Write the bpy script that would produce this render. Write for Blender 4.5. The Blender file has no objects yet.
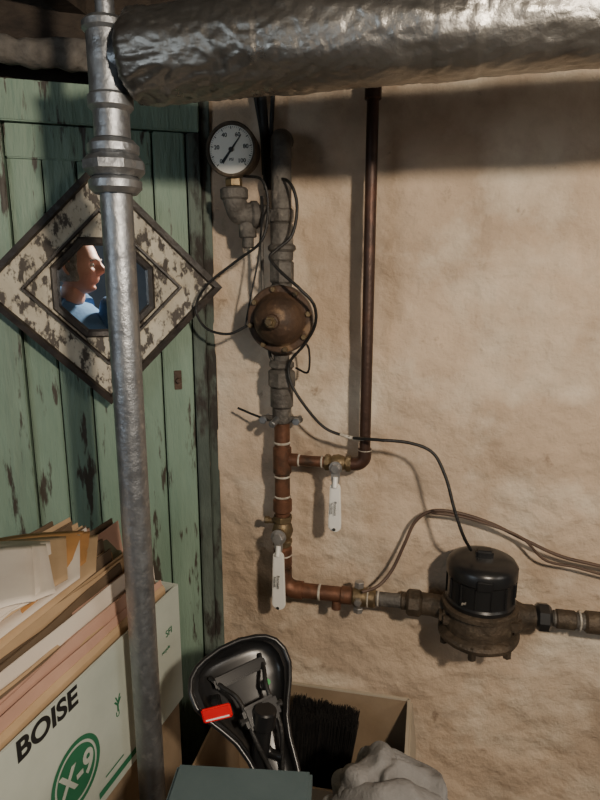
import bpy, bmesh, math, random
from mathutils import Vector, Matrix, noise
random.seed(4)
V=Vector
# ---------------------------------------------------------------- camera
YAW=math.radians(12.1); PIT=math.radians(12.0); F=600.0
C=V((0,0,1.5))
R=V((math.cos(YAW),math.sin(YAW),0))
FH=V((-math.sin(YAW),math.cos(YAW),0))
FW=FH*math.cos(PIT)+V((0,0,-math.sin(PIT)))
UP=FH*math.sin(PIT)+V((0,0,math.cos(PIT)))
cd=bpy.data.cameras.new("camera"); cam=bpy.data.objects.new("camera",cd)
bpy.context.scene.collection.objects.link(cam)
m=Matrix((R,UP,-FW)).transposed().to_4x4(); m.translation=C; cam.matrix_world=m
cd.sensor_fit='VERTICAL'; cd.sensor_height=24; cd.lens=24*F/800; cd.clip_start=0.01
bpy.context.scene.camera=cam
# measuring helpers (survey of the room from the photo station)
def ray(px,py): return FW+R*((px-300)/F)+UP*((400-py)/F)
def hit(px,py,p0,n):
    d=ray(px,py); return C+d*((p0-C).dot(n)/d.dot(n))
def W(px,py,y): return hit(px,py,V((0,y,0)),V((0,1,0)))
def D(px,py,dep): return C+ray(px,py)*dep
def pr(p,rpx): return rpx*(p-C).dot(FW)/F
YW=1.26; YP=1.185
# ---------------------------------------------------------------- materials
def mat(name,c1,c2=None,scale=8,rough=.6,metal=0,bump=0,bscale=30,c3=None,s3=3,t3=(.55,.7),stretch=None,detail=8,lo=.35,hi=.65,rough2=None,c4=None,s4=2,t4=(.5,.7)):
    m=bpy.data.materials.new(name); m.use_nodes=True; nt=m.node_tree; N=nt.nodes; L=nt.links
    b=N['Principled BSDF']; b.inputs['Roughness'].default_value=rough; b.inputs['Metallic'].default_value=metal
    tc=N.new('ShaderNodeTexCoord'); mp=N.new('ShaderNodeMapping'); L.new(tc.outputs['Object'],mp.inputs['Vector'])
    if stretch: mp.inputs['Scale'].default_value=stretch
    def ns(sc,de=detail):
        n=N.new('ShaderNodeTexNoise'); n.inputs['Scale'].default_value=sc; n.inputs['Detail'].default_value=de
        n.inputs['Roughness'].default_value=.6
        L.new(mp.outputs['Vector'],n.inputs['Vector']); return n
    def rmp(n,a,c,ca,cb):
        r=N.new('ShaderNodeValToRGB'); r.color_ramp.elements[0].position=a; r.color_ramp.elements[1].position=c
        r.color_ramp.elements[0].color=(*ca,1); r.color_ramp.elements[1].color=(*cb,1); L.new(n.outputs['Fac'],r.inputs['Fac']); return r
    if c2 is None: c2=tuple(x*.75 for x in c1)
    r=rmp(ns(scale),lo,hi,c1,c2); out=r.outputs['Color']
    def over(out,cc,sc,tt):
        k=rmp(ns(sc,12),tt[0],tt[1],(0,0,0),(1,1,1)); mx=N.new('ShaderNodeMix'); mx.data_type='RGBA'
        L.new(k.outputs['Color'],mx.inputs[0]); L.new(out,mx.inputs[6]); mx.inputs[7].default_value=(*cc,1); return mx.outputs[2]
    if c4 is not None: out=over(out,c4,s4,t4)
    if c3 is not None: out=over(out,c3,s3,t3)
    L.new(out,b.inputs['Base Color'])
    if rough2 is not None:
        rr=rmp(ns(scale*1.7),.35,.65,(rough,)*3,(rough2,)*3); L.new(rr.outputs['Color'],b.inputs['Roughness'])
    if bump:
        bn=ns(bscale,10); bp=N.new('ShaderNodeBump'); bp.inputs['Strength'].default_value=bump; bp.inputs['Distance'].default_value=.01
        L.new(bn.outputs['Fac'],bp.inputs['Height']); L.new(bp.outputs['Normal'],b.inputs['Normal'])
    return m
M={}
M['plaster']=mat('plaster',(.66,.51,.37),(.46,.345,.245),4.2,.92,0,1.0,30,c3=(.27,.19,.13),s3=15,t3=(.645,.74),c4=(.75,.64,.50),s4=6,t4=(.48,.70))
M['green']=mat('green_paint',(.25,.35,.265),(.165,.25,.185),5,.5,0,.7,25,c3=(.06,.05,.037),s3=19,t3=(.585,.63),stretch=(1.8,1.8,.28),c4=(.125,.16,.125),s4=3,t4=(.52,.78))
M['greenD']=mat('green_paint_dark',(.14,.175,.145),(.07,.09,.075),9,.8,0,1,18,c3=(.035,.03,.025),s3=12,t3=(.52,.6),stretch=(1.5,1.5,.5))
M['galv']=mat('galvanized',(.33,.345,.36),(.24,.25,.265),30,.33,.85,.25,45,c3=(.42,.43,.44),s3=60,t3=(.52,.68),rough2=.5)
M['foil']=mat('foil_jacket',(.36,.35,.33),(.25,.24,.22),6,.27,.92,.3,24,c3=(.19,.17,.15),s3=7,t3=(.55,.75),rough2=.42)
M['copper']=mat('copper_aged',(.23,.105,.06),(.12,.058,.035),22,.5,.55,.2,60,c3=(.07,.045,.03),s3=18,t3=(.5,.66))
M['copperD']=mat('copper_dark',(.075,.040,.028),(.045,.027,.020),18,.45,.5,.2,60,c3=(.13,.056,.033),s3=10,t3=(.57,.72))
M['brass']=mat('brass_aged',(.24,.175,.095),(.13,.095,.055),35,.45,.65,.3,60)
M['bronze']=mat('bronze_dull',(.10,.072,.047),(.05,.038,.026),28,.55,.35,.6,60,c3=(.17,.13,.085),s3=22,t3=(.6,.72))
M['rust']=mat('regulator_paint',(.095,.053,.030),(.05,.03,.019),26,.62,.1,.35,70,c3=(.22,.14,.08),s3=20,t3=(.6,.68))
M['iron']=mat('old_iron',(.16,.147,.128),(.08,.071,.062),28,.6,.35,.7,60,c3=(.27,.24,.20),s3=25,t3=(.58,.68))
M['white']=mat('white_vinyl',(.84,.82,.76),(.78,.76,.70),20,.35)
M['tape']=mat('joint_tape',(.58,.53,.45),(.32,.28,.22),90,.8)
M['black']=mat('black_plastic',(.010,.010,.011),(.015,.015,.015),15,.30)
M['blackm']=mat('black_rubber',(.012,.011,.010),(.02,.019,.018),25,.5,0,.3,90)
M['tanwire']=mat('brown_cable',(.11,.066,.044),(.08,.048,.034),30,.55)
M['dial']=mat('dial_face',(.80,.77,.68),(.74,.70,.60),15,.35)
M['ink']=mat('ink',(.012,.012,.012),(.02,.02,.02),10,.6)
M['cream']=mat('distressed_cream',(.58,.53,.42),(.42,.37,.28),14,.6,0,.4,40,c3=(.06,.048,.037),s3=42,t3=(.50,.57),stretch=(1.5,1.5,.8))
M['frblack']=mat('frame_black',(.022,.018,.016),(.045,.035,.028),30,.45,0,.3,50)
M['dark']=mat('dark_wood',(.06,.043,.03),(.025,.018,.013),6,.85,0,.6,25,stretch=(1,5,5))
M['concrete']=mat('concrete',(.14,.125,.11),(.09,.08,.07),5,.9,0,.5,25)
M['roomwall']=mat('far_wall',(.12,.17,.25),(.08,.12,.19),3,.9,0,.4,20)
M['lag']=mat('old_lagging',(.17,.155,.135),(.08,.07,.06),20,.95,0,1,30)
M['boxwhite']=mat('white_carton',(.56,.61,.54),(.46,.51,.45),5,.7,0,.1,20)
M['card']=mat('cardboard',(.32,.23,.145),(.24,.17,.105),7,.85,0,.15,40)
M['cardL']=mat('cardboard_pale',(.50,.43,.33),(.40,.34,.25),7,.85,0,.15,40)
M['greenink']=mat('green_ink',(.02,.15,.07),(.03,.18,.09),10,.7)
M['manila']=mat('manila_paper',(.54,.38,.23),(.45,.31,.18),8,.75)
M['pinkp']=mat('pink_folder',(.55,.34,.26),(.45,.27,.205),8,.75)
M['orangep']=mat('orange_envelope',(.52,.27,.09),(.42,.21,.075),8,.7)
M['whitep']=mat('white_paper',(.76,.69,.60),(.67,.59,.51),8,.75)
M['brownp']=mat('brown_folder',(.17,.115,.07),(.12,.085,.055),8,.75)
M['olive']=mat('olive_folder',(.16,.17,.11),(.12,.13,.085),8,.75)
M['teal']=mat('teal_lid',(.085,.12,.125),(.06,.09,.095),6,.6,0,.1,20)
M['red']=mat('red_tag',(.75,.015,.02),(.6,.01,.015),10,.25)
M['grngl']=mat('green_mark',(.02,.3,.06),(.02,.25,.05),10,.4)
M['cloth']=mat('grey_cloth',(.27,.265,.26),(.20,.195,.19),14,.95,0,.4,150)
M['skin']=mat('skin',(.68,.40,.33),(.56,.30,.24),12,.5,0,.1,80)
M['hair']=mat('grey_hair',(.40,.38,.37),(.20,.19,.18),40,.7,0,.6,90)
M['blue']=mat('blue_fleece',(.12,.26,.47),(.07,.16,.33),8,.9,0,.4,60)
M['jeans']=mat('denim',(.03,.045,.09),(.02,.03,.06),20,.9)
M['steel']=mat('zinc_steel',(.6,.58,.55),(.42,.40,.38),40,.35,.8)
mm=bpy.data.materials.new('mirror_glass'); mm.use_nodes=True
b=mm.node_tree.nodes['Principled BSDF']; b.inputs['Metallic'].default_value=1; b.inputs['Roughness'].default_value=.0
b.inputs['Base Color'].default_value=(.9,.92,.93,1); M['mirror']=mm
# ---------------------------------------------------------------- building helpers
SC=bpy.context.scene.collection
def group(name,loc=(0,0,0)):
    e=bpy.data.objects.new(name,None); e.location=V(loc); e.empty_display_size=.05; SC.objects.link(e); return e
def fin(name,me,mt,parent=None,smooth=False):
    if mt:
        for x in (mt if isinstance(mt,list) else [mt]): me.materials.append(M[x] if isinstance(x,str) else x)
    o=bpy.data.objects.new(name,me); SC.objects.link(o)
    if smooth:
        for p in me.polygons: p.use_smooth=True
    if parent:
        o.parent=parent; o.matrix_parent_inverse=Matrix.Translation(parent.location).inverted()
    return o
def mk(name,vs,fs,mt,parent=None,smooth=False,norm=True):
    me=bpy.data.meshes.new(name); me.from_pydata([tuple(v) for v in vs],[],fs); me.update()
    if norm:
        bm=bmesh.new(); bm.from_mesh(me); bmesh.ops.recalc_face_normals(bm,faces=bm.faces); bm.to_mesh(me); bm.free()
    return fin(name,me,mt,parent,smooth)
def autosm(o,ang=35):
    me=o.data
    for p in me.polygons: p.use_smooth=True
    bm=bmesh.new(); bm.from_mesh(me)
    for e in bm.edges:
        if len(e.link_faces)==2 and e.calc_face_angle(0)>math.radians(ang): e.smooth=False
    bm.to_mesh(me); bm.free(); return o
def perp(a):
    a=a.normalized(); t=V((0,0,1)) if abs(a.z)<.9 else V((1,0,0))
    u=a.cross(t).normalized(); return u,a.cross(u).normalized()
def lathe(name,prof,o,axis,mt,parent=None,segs=36,ph=0,rough=0):
    axis=V(axis).normalized(); u,w=perp(axis); o=V(o); vs=[];fs=[]
    for (t,r) in prof:
        for i in range(segs):
            a=2*math.pi*i/segs+ph; p=o+axis*t+(u*math.cos(a)+w*math.sin(a))*r
            if rough: p+= (u*math.cos(a)+w*math.sin(a))*noise.noise(p*60)*rough
            vs.append(p)
    n=len(prof)
    for j in range(n-1):
        for i in range(segs):
            k=(i+1)%segs; fs.append((j*segs+i,j*segs+k,(j+1)*segs+k,(j+1)*segs+i))
    fs.append(tuple(range(segs))[::-1]); fs.append(tuple((n-1)*segs+i for i in range(segs)))
    return autosm(mk(name,vs,fs,mt,parent))
def cyl(name,a,b,r,mt,parent=None,segs=32,bev=.12,ph=0,rough=0):
    a=V(a);b=V(b);L=(b-a).length; e=min(r*bev,L*.3)
    return lathe(name,[(0,r-e),(e,r),(L-e,r),(L,r-e)],a,b-a,mt,parent,segs,ph,rough)
def cr(pts,sub):
    P=[V(p) for p in pts]; P=[P[0]*2-P[1]]+P+[P[-1]*2-P[-2]]; out=[]
    for i in range(1,len(P)-2):
        for k in range(sub):
            t=k/sub; p0,p1,p2,p3=P[i-1:i+3]
            out.append(.5*((2*p1)+(p2-p0)*t+(2*p0-5*p1+4*p2-p3)*t*t+(3*p1-p0-3*p2+p3)*t**3))
    out.append(P[-2]); return out
def sweep(name,pts,r,mt,parent=None,segs=14,sub=8,rough=0):
    P=cr(pts,sub) if sub>1 else [V(p) for p in pts]
    n=len(P); t=(P[1]-P[0]).normalized(); u,_=perp(t); vs=[];fs=[]
    for i in range(n):
        tt=(P[min(i+1,n-1)]-P[max(i-1,0)]).normalized(); u=(u-tt*u.dot(tt)).normalized(); w=tt.cross(u)
        rr=r if not callable(r) else r(i/(n-1))
        for k in range(segs):
            a=2*math.pi*k/segs; d=u*math.cos(a)+w*math.sin(a); p=P[i]+d*rr
            if rough: p+=d*noise.noise(p*35)*rough
            vs.append(p)
    for j in range(n-1):
        for i in range(segs):
            k=(i+1)%segs; fs.append((j*segs+i,j*segs+k,(j+1)*segs+k,(j+1)*segs+i))
    fs.append(tuple(range(segs))[::-1]); fs.append(tuple((n-1)*segs+i for i in range(segs)))
    return autosm(mk(name,vs,fs,mt,parent),50)
def box(name,c,dims,mt,parent=None,ax=None,bev=0):
    ax=ax or (V((1,0,0)),V((0,1,0)),V((0,0,1))); c=V(c); vs=[]
    for i in (-1,1):
        for j in (-1,1):
            for k in (-1,1): vs.append(c+ax[0]*(i*dims[0]/2)+ax[1]*(j*dims[1]/2)+ax[2]*(k*dims[2]/2))
    fs=[(0,1,3,2),(4,6,7,5),(0,4,5,1),(2,3,7,6),(0,2,6,4),(1,5,7,3)]
    o=mk(name,vs,fs,mt,parent)
    if bev:
        bm=bmesh.new(); bm.from_mesh(o.data); bmesh.ops.bevel(bm,geom=bm.edges[:],offset=bev,segments=2,affect='EDGES'); bm.to_mesh(o.data); bm.free()
    return o
def prism(name,pts2,o,ux,uy,th,mt,parent=None,bev=0):
    n=V(ux).cross(V(uy)).normalized(); o=V(o); k=len(pts2)
    vs=[o+ux*x+uy*y for x,y in pts2]+[o+ux*x+uy*y+n*th for x,y in pts2]
    fs=[tuple(range(k))[::-1],tuple(range(k,2*k))]+[(i,(i+1)%k,k+(i+1)%k,k+i) for i in range(k)]
    ob=mk(name,vs,fs,mt,parent)
    if bev:
        bm=bmesh.new(); bm.from_mesh(ob.data)
        bmesh.ops.bevel(bm,geom=[e for e in bm.edges if e.calc_face_angle(0)>1],offset=bev,segments=2,affect='EDGES'); bm.to_mesh(ob.data); bm.free()
    return ob
def text(name,s,o,ux,uy,size,mt,parent,al='CENTER',bold=0,sx=1):
    cu=bpy.data.curves.new(name,'FONT'); cu.body=s; cu.size=size; cu.align_x=al; cu.align_y='CENTER'; cu.offset=bold; cu.extrude=.0003
    cu.materials.append(M[mt]); ob=bpy.data.objects.new(name,cu); SC.objects.link(ob)
    ux=V(ux).normalized(); uy=V(uy).normalized(); n=ux.cross(uy)
    mw=Matrix((ux*sx,uy,n)).transposed().to_4x4(); mw.translation=V(o)
    ob.parent=parent; ob.matrix_parent_inverse=Matrix.Translation(parent.location).inverted(); ob.matrix_basis=mw; return ob
X=V((1,0,0));Y=V((0,1,0));Z=V((0,0,1))
# ---------------------------------------------------------------- room
def plaster_wall():
    x0,x1,z0,z1=-.62,2.6,0,1.86; nx,nz=520,300; vs=[];fs=[]
    for j in range(nz+1):
        for i in range(nx+1):
            x=x0+(x1-x0)*i/nx; z=z0+(z1-z0)*j/nz; p=V((x,0,z))
            d=noise.noise(p*3.2)*.011+noise.noise(p*8+V((3,1,2)))*.010+noise.noise(p*20)*.0046+noise.noise(p*48)*.0018
            r=noise.ridged_multi_fractal(V((x*4,0,z*7)),1,2,4,1,2); d-=max(0,r-1.4)*.009
            d=max(-.018,min(.018,d))
            vs.append((x,YW+d,z))
    for j in range(nz):
        for i in range(nx):
            a=j*(nx+1)+i; fs.append((a,a+1,a+nx+2,a+nx+1))
    return mk('wall_back',vs,fs,'plaster',None,True,False)
plaster_wall()
box('trim_1',(0.6,YW+.05,1.99),(4,.14,.26),'dark')
box('floor',(0,-.6,-.05),(5.4,4.4,.1),'concrete')
box('ceiling',(0,-.6,2.2),(5.4,4.4,.1),'dark')
box('wall_right',(2.65,-.6,1.1),(.1,4.4,2.2),'roomwall')
box('wall_left',(-2.65,-.6,1.1),(.1,4.4,2.2),'dark')
box('wall_front',(0,-2.75,1.1),(5.4,.1,2.2),'roomwall')
for i,x in enumerate((-1.6,-1.15,-.7,-.25,.2,.65,1.1,1.55)):
    box('trim_%d'%(i+2),(x,-.7,2.07),(.045,4.0,.16),'dark')
# ---------------------------------------------------------------- green door/partition
corner=W(216,450,YW); corner.z=0
DR=V((.881,.474,0)).normalized(); DN=DR.cross(Z).normalized()
if DN.dot(C-corner)<0: DN=-DN
def Dp(px,py,off=0): return hit(px,py,corner+DN*off,DN)
def u(px): return (Dp(px,450)-corner).dot(DR)
def zz(py,px=100): return Dp(px,py).z
ztop=zz(84,40)
door=group('door_1',Dp(80,450))
def board(name,p0,p1,z0,z1,w0,w1,mt='green',gap=.0015):
    a,bb=u(p0)+gap,u(p1)-gap; c=corner+DR*((a+bb)/2)+Z*((z0+z1)/2)+DN*((w0+w1)/2)
    return box(name,c,(bb-a,abs(w1-w0),z1-z0),mt,door,(DR,DN,Z),.0025)
board('stile_left',-230,34,0,ztop-.075,-.02,.02)
for i,(a,c) in enumerate(((34,66),(66,97),(97,131),(131,166))):
    board('plank_%d'%i,a,c,0,zz(150),-.025,.006+.002*(i%2))
board('rail_upper',34,166,zz(163),ztop-.075,-.025,.014)
board('stile_right',166,196,0,ztop-.075,-.02,.018)
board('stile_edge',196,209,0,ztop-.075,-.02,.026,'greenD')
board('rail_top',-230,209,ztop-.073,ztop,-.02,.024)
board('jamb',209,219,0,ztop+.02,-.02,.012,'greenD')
board('backing',-230,215,0,ztop+.01,-.04,-.026,'dark')
board('shade_board',-230,219,ztop+.005,2.14,-.06,-.03,'dark')  # dark board added to stand for the shaded open space above the door
p=Dp(178,380,.019); box('latch_plate',p,(.016,.004,.042),'rust',door,(DR,DN,Z),.001)
cyl('latch_pin',p,p+DN*.012,.005,'rust',door,12)
g=group('lagged_pipe',Dp(40,66,.06))
pts=[Dp(-260,60,.06),Dp(-60,66,.06),Dp(20,69,.06),Dp(70,69,.065),Dp(130,74,.05),Dp(190,82,.03)]
for q in pts: q.z=max(q.z,ztop+.035)
sweep('jacket',pts,.024,'lag',g,20,14,.012)
# ---------------------------------------------------------------- mirror
mc=Dp(104,288,.05); mg=group('wall_mirror',mc)
dia=lambda Rr:(lambda t:Rr/(abs(math.cos(t))+abs(math.sin(t))))
def octo(a): return lambda t:a/math.cos(((t+math.pi/8)%(math.pi/4))-math.pi/8)
k=pr(mc,1)
RO=118*k; OA=41*k
prof=[(dia(RO),-.022,1),(dia(RO),.012,1),(dia(RO-.016),.015,1),(dia(RO-.021),.006,0),(dia(RO*.66),.001,0),(dia(RO*.65),.010,1),(dia(RO*.625),.010,1),(dia(RO*.61),.002,0),(octo(OA*1.20),.0,1),(octo(OA*1.15),.008,1),(octo(OA*1.05),.006,1),(octo(OA),-.006,1)]
vs=[];fs=[];mi=[];NN=64
for f,w,mid in prof:
    for i in range(NN):
        t=2*math.pi*i/NN; r=f(t); vs.append(mc+DR*(r*math.cos(t))+Z*(r*math.sin(t))+DN*w)
for j in range(len(prof)-1):
    for i in range(NN):
        q=(i+1)%NN; fs.append((j*NN+i,j*NN+q,(j+1)*NN+q,(j+1)*NN+i)); mi.append(prof[j][2])
fr=mk('frame',vs,fs,['cream','frblack'],mg,False,False)
for p_,q in zip(fr.data.polygons,mi): p_.material_index=q
bm=bmesh.new(); bm.from_mesh(fr.data); bmesh.ops.recalc_face_normals(bm,faces=bm.faces); bm.to_mesh(fr.data); bm.free()
def poly(f,off): return [mc+DR*(f(2*math.pi*i/NN)*math.cos(2*math.pi*i/NN))+Z*(f(2*math.pi*i/NN)*math.sin(2*math.pi*i/NN))+DN*off for i in range(NN)]
mk('glass',poly(octo(OA+.002),-.006),[tuple(range(NN))],'mirror',mg)
mk('backing',poly(dia(RO-.002),-.018),[tuple(range(NN))],'frblack',mg)
# ---------------------------------------------------------------- galvanized pipe
GP=R*-.257+FH*.88; GX,GY=GP.x,GP.y
def gz(py): return W(125,py,GY).z
gp=group('galvanized_pipe',(GX,GY,1.2))
def gv(y1,y2,rpx,nm,segs=32,rough=.0006,bev=.2):
    z1,z2=gz(y1),gz(y2); r=rpx*.87/600
    return cyl(nm,(GX,GY,z2),(GX,GY,z1),r,'galv',gp,segs,bev,rough=rough)
cyl('riser',(GX,GY,0),(GX,GY,gz(120)),.0222,'galv',gp,40,rough=.0004)
cyl('upper_riser',(GX,GY,gz(30)),(GX,GY,2.14),.0125,'galv',gp,32)
gv(22,108,18.5,'tee_body'); gv(18,34,21.5,'tee_collar_top'); gv(92,112,21,'tee_collar_low')
gv(108,142,17,'nipple'); gv(140,158,24,'union_top'); gv(156,177,30,'union_nut',8); gv(176,194,25,'union_low')
zax=W(140,58,GY).z
cyl('tee_branch',(GX,GY,zax),(GX+.04,GY,zax),.024,'galv',gp)
# ---------------------------------------------------------------- foil-wrapped pipe
fg=group('insulated_pipe',(GX+.8,GY,zax))
def foil():
    n=700; sg=110; vs=[];fs=[]; x0=GX+.028; L=2.35
    for i in range(n+1):
        s=L*i/n; x=x0+s; base=.0565+.001*math.sin(s*9)
        if s<.02: base*=(.45+.55*math.sqrt(max(0,1-(1-s/.02)**2)))
        seam=.0
        for sm in (.14,.40,.62,.98,1.5):
            if sm<s<sm+.05: seam+=.0011
        for q in range(sg):
            a=2*math.pi*q/sg; d=V((0,math.cos(a),math.sin(a)))
            p=V((x,0,0))+d*.06
            hel=noise.noise(V((x*14+math.sin(a)*1.5,math.cos(a)*2,math.sin(a)*2)))*.0024
            cre=(1-abs(noise.noise(V((x*24+math.cos(a)*2.2,math.cos(a)*2.5+x*6,math.sin(a)*3.5))))*6); cre=max(0,cre)*.0017
            cre2=max(0,1-abs(noise.noise(V((x*38-math.sin(a)*3,math.cos(a)*4-x*8,math.sin(a)*3+9))))*7)*.0012
            amp=.65+1.0*math.exp(-s/.16)
            vs.append(V((x,GY,zax+.016*s))+d*(base+seam+(hel+cre-cre2)*amp+noise.noise(p*70)*.0003))
    for j in range(n):
        for i in range(sg):
            q=(i+1)%sg; fs.append((j*sg+i,j*sg+q,(j+1)*sg+q,(j+1)*sg+i))
    fs.append(tuple(range(sg))[::-1]); fs.append(tuple(n*sg+i for i in range(sg)))
    mk('foil_jacket',vs,fs,'foil',fg,True)
foil()
# ---------------------------------------------------------------- water piping on the wall
wp=group('water_pipe',W(283,450,YP))
ax0=W(282,425,YP); bx0=W(287,588,YP)
cyl('riser_lower',(ax0.x,YP,bx0.z),(ax0.x,YP,W(281,418,YP).z),pr(ax0,7.8),'copper',wp)
MX=ax0.x
def st2(lst,Xc,parent,Yc=None):
    Yc=Yc or YP
    for (y1,y2,rp,mt,sg,nm) in lst:
        a=W(283,y1,Yc); b_=W(283,y2,Yc)
        cyl(nm,(Xc,Yc,b_.z),(Xc,Yc,a.z),pr(a,rp),mt,parent,sg,.2,rough=.0006 if mt in('iron','brass','rust') else 0)
st2([(446,474,9.3,'copper',32,'tee'),(441,444,8.4,'tape',32,'tape_ring'),(475,477,8.4,'tape',32,'tape_ring_b'),
     (498,512,9.5,'copper',32,'sweat_coupling'),(495,497,8.4,'tape',32,'tape_ring_c'),(546,566,9.2,'copper',32,'adapter'),(553,555,9.6,'tape',32,'tape_ring_d')],MX,wp)
st2([(345,372,8,'iron',24,'iron_nipple'),(360,369,13,'iron',8,'hex_collar'),(369,388,14,'iron',8,'union_nut'),(386,408,11.5,'iron',32,'iron_coupling'),(406,422,9.5,'iron',32,'adapter_iron')],MX,wp)
ux=MX+.002
st2([(150,212,10.2,'iron',32,'upper_nipple'),(208,224,12.5,'iron',8,'upper_hex'),(222,262,11.5,'iron',32,'upper_body'),(244,252,14,'iron',32,'upper_rib'),(260,284,12.5,'iron',6,'upper_union'),(282,312,10,'iron',24,'upper_neck')],ux,wp)
t0=W(283,152,YP); rz=pr(t0,10.2)
sweep('upper_bend',[V((ux,YP,t0.z-.01)),V((ux,YP,t0.z+.006)),V((ux-.003,YP+.010,t0.z+.022)),V((ux-.008,YP+.035,t0.z+.030)),V((ux-.010,YW-.014,t0.z+.030))],rz*1.05,'iron',wp,24,8,.002)
for i,(a,c) in enumerate((((262,92),(266,150)),((273,92),(271,142)),((255,92),(262,135)))):
    sweep('riser_tube_%d'%i,[W(a[0],a[1]-30,YW-.03),W(*a,YW-.03),W(*c,YW-.035),W(c[0]+2,c[1]+40,YW-.03)],.0045 if i else .009,'blackm',wp,12,6)
sweep('sensing_tube',[W(262,196,YP-.02),W(262,240,YP-.02),W(263,290,YP-.02),W(268,330,YP-.005),W(270,355,YP),W(276,366,YP)],.0034,'iron',wp,10,6)
gc=W(232,150,YP-.05); GYc=YP-.03
e1=W(234,180,GYc)
sweep('gauge_elbow',[W(234,192,GYc),W(235,203,GYc),W(240,213,GYc+.01),W(252,215,YP-.01),W(266,216,YP)],pr(e1,11.5),'iron',wp,20,6,.002)
cyl('elbow_collar',W(234,188,GYc),W(234.5,200,GYc),pr(e1,14),'iron',wp,24)
cyl('branch_collar',W(250,215,YP-.012),W(258,215,YP-.004),pr(e1,14),'iron',wp,24)
cyl('gauge_neck',W(233.5,172,GYc),W(234,192,GYc),pr(e1,6),'brass',wp,20)
cyl('gauge_neck_hex',W(233.7,178,GYc),W(234,187,GYc),pr(e1,8.5),'brass',wp,6)
cyl('branch_to_main',W(254,215,YP),W(276,217,YP),pr(e1,8),'iron',wp,20)
cyl('drain_nozzle',W(247,219,YP-.012),W(248,238,YP-.012),pr(e1,9),'iron',wp,20)
cyl('drain_tip',W(248,236,YP-.012),W(248,248,YP-.012),pr(e1,6),'iron',wp,20)
hz=lambda px,py:W(px,py,YP)
zb=hz(300,590).z
r1=pr(bx0,7.6)
arc=[V((MX,YP,zb+.05)),V((MX,YP,zb+.03))]+[V((MX+.03-.03*math.cos(t),YP,zb+.03-.03*math.sin(t))) for t in [math.pi/2*i/8 for i in range(1,9)]]+[V((MX+.045,YP,zb))]
sweep('bottom_elbow',arc,r1*1.18,'copper',wp,24,1)
xw=lambda px,py=598:W(px,py,YP).x
def hs(p0,p1,rp,mt,nm,sg=32,parent=wp,z=None,Yv=YP):
    z=zb if z is None else z; a=V((xw(p0),Yv,z)); c=V((xw(p1),Yv,z))
    return cyl(nm,a,c,pr(a,rp),mt,parent,sg,.2,rough=.0005 if mt in('iron','brass','bronze') else 0)
hs(300,352,7.5,'copper','run_copper'); hs(318,321,8.2,'tape','tape_h1'); hs(340,353,8.8,'copper','run_coupling')
hs(352,376,9.5,'brass','run_tee'); hs(367,369,9.8,'tape','tape_h2'); hs(372,402,7,'iron','run_nipple'); hs(377,379,8,'tape','tape_h3')
q=V((xw(359),YP,zb)); cyl('drain_stub',q-Z*.028,q+Z*.03,.0085,'brass',wp,24); cyl('drain_cap',q+Z*.022,q+Z*.036,.011,'steel',wp,6); cyl('drain_hex',q-Z*.03-Y*.012,q-Z*.018-Y*.012,.011,'steel',wp,6)
cyl('drain_screw',q-Y*.005,q-Y*.03,.008,'steel',wp,6)
q2=V((xw(337),YP,zb)); cyl('bleed_port',q2-Z*.012-Y*.008,q2-Z*.03-Y*.012,.010,'copper',wp,24)
zr=W(310,461,YP).z; r2=.0115
PX=W(369,270,YP).x
cyl('branch_a',(MX,YP,zr),(PX-.02,YP,zr),r2,'copper',wp)
cyl('branch_tape',(xw(298,461),YP,zr),(xw(300,461),YP,zr),r2*1.15,'tape',wp); cyl('branch_cup',(xw(289,461),YP,zr),(xw(298,461),YP,zr),r2*1.2,'copper',wp)
cyl('branch_tape_b',(xw(321,461),YP,zr),(xw(323,461),YP,zr),r2*1.15,'tape',wp); cyl('branch_tape_c',(xw(350,461),YP,zr),(xw(352,461),YP,zr),r2*1.15,'tape',wp)
cp=group('copper_pipe',(PX,YP,1.4))
arc=[V((PX-.034,YP,zr)),V((PX-.022,YP,zr))]+[V((PX-.02+.02*math.sin(t),YP,zr+.02-.02*math.cos(t))) for t in [math.pi/2*i/8 for i in range(1,9)]]+[V((PX,YP,zr+.034))]
sweep('elbow',arc,r2*1.2,'copperD',cp,20,1)
cyl('riser',(PX,YP,zr+.02),(PX,YP,2.05),r2*.98,'copperD',cp)
cyl('top_coupling',(PX,YP,W(370,100,YP).z),(PX,YP,W(370,76,YP).z),r2*1.35,'copperD',cp)
cyl('pipe_tape',(PX,YP,zr+.03),(PX,YP,zr+.033),r2*1.22,'tape',cp)
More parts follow.
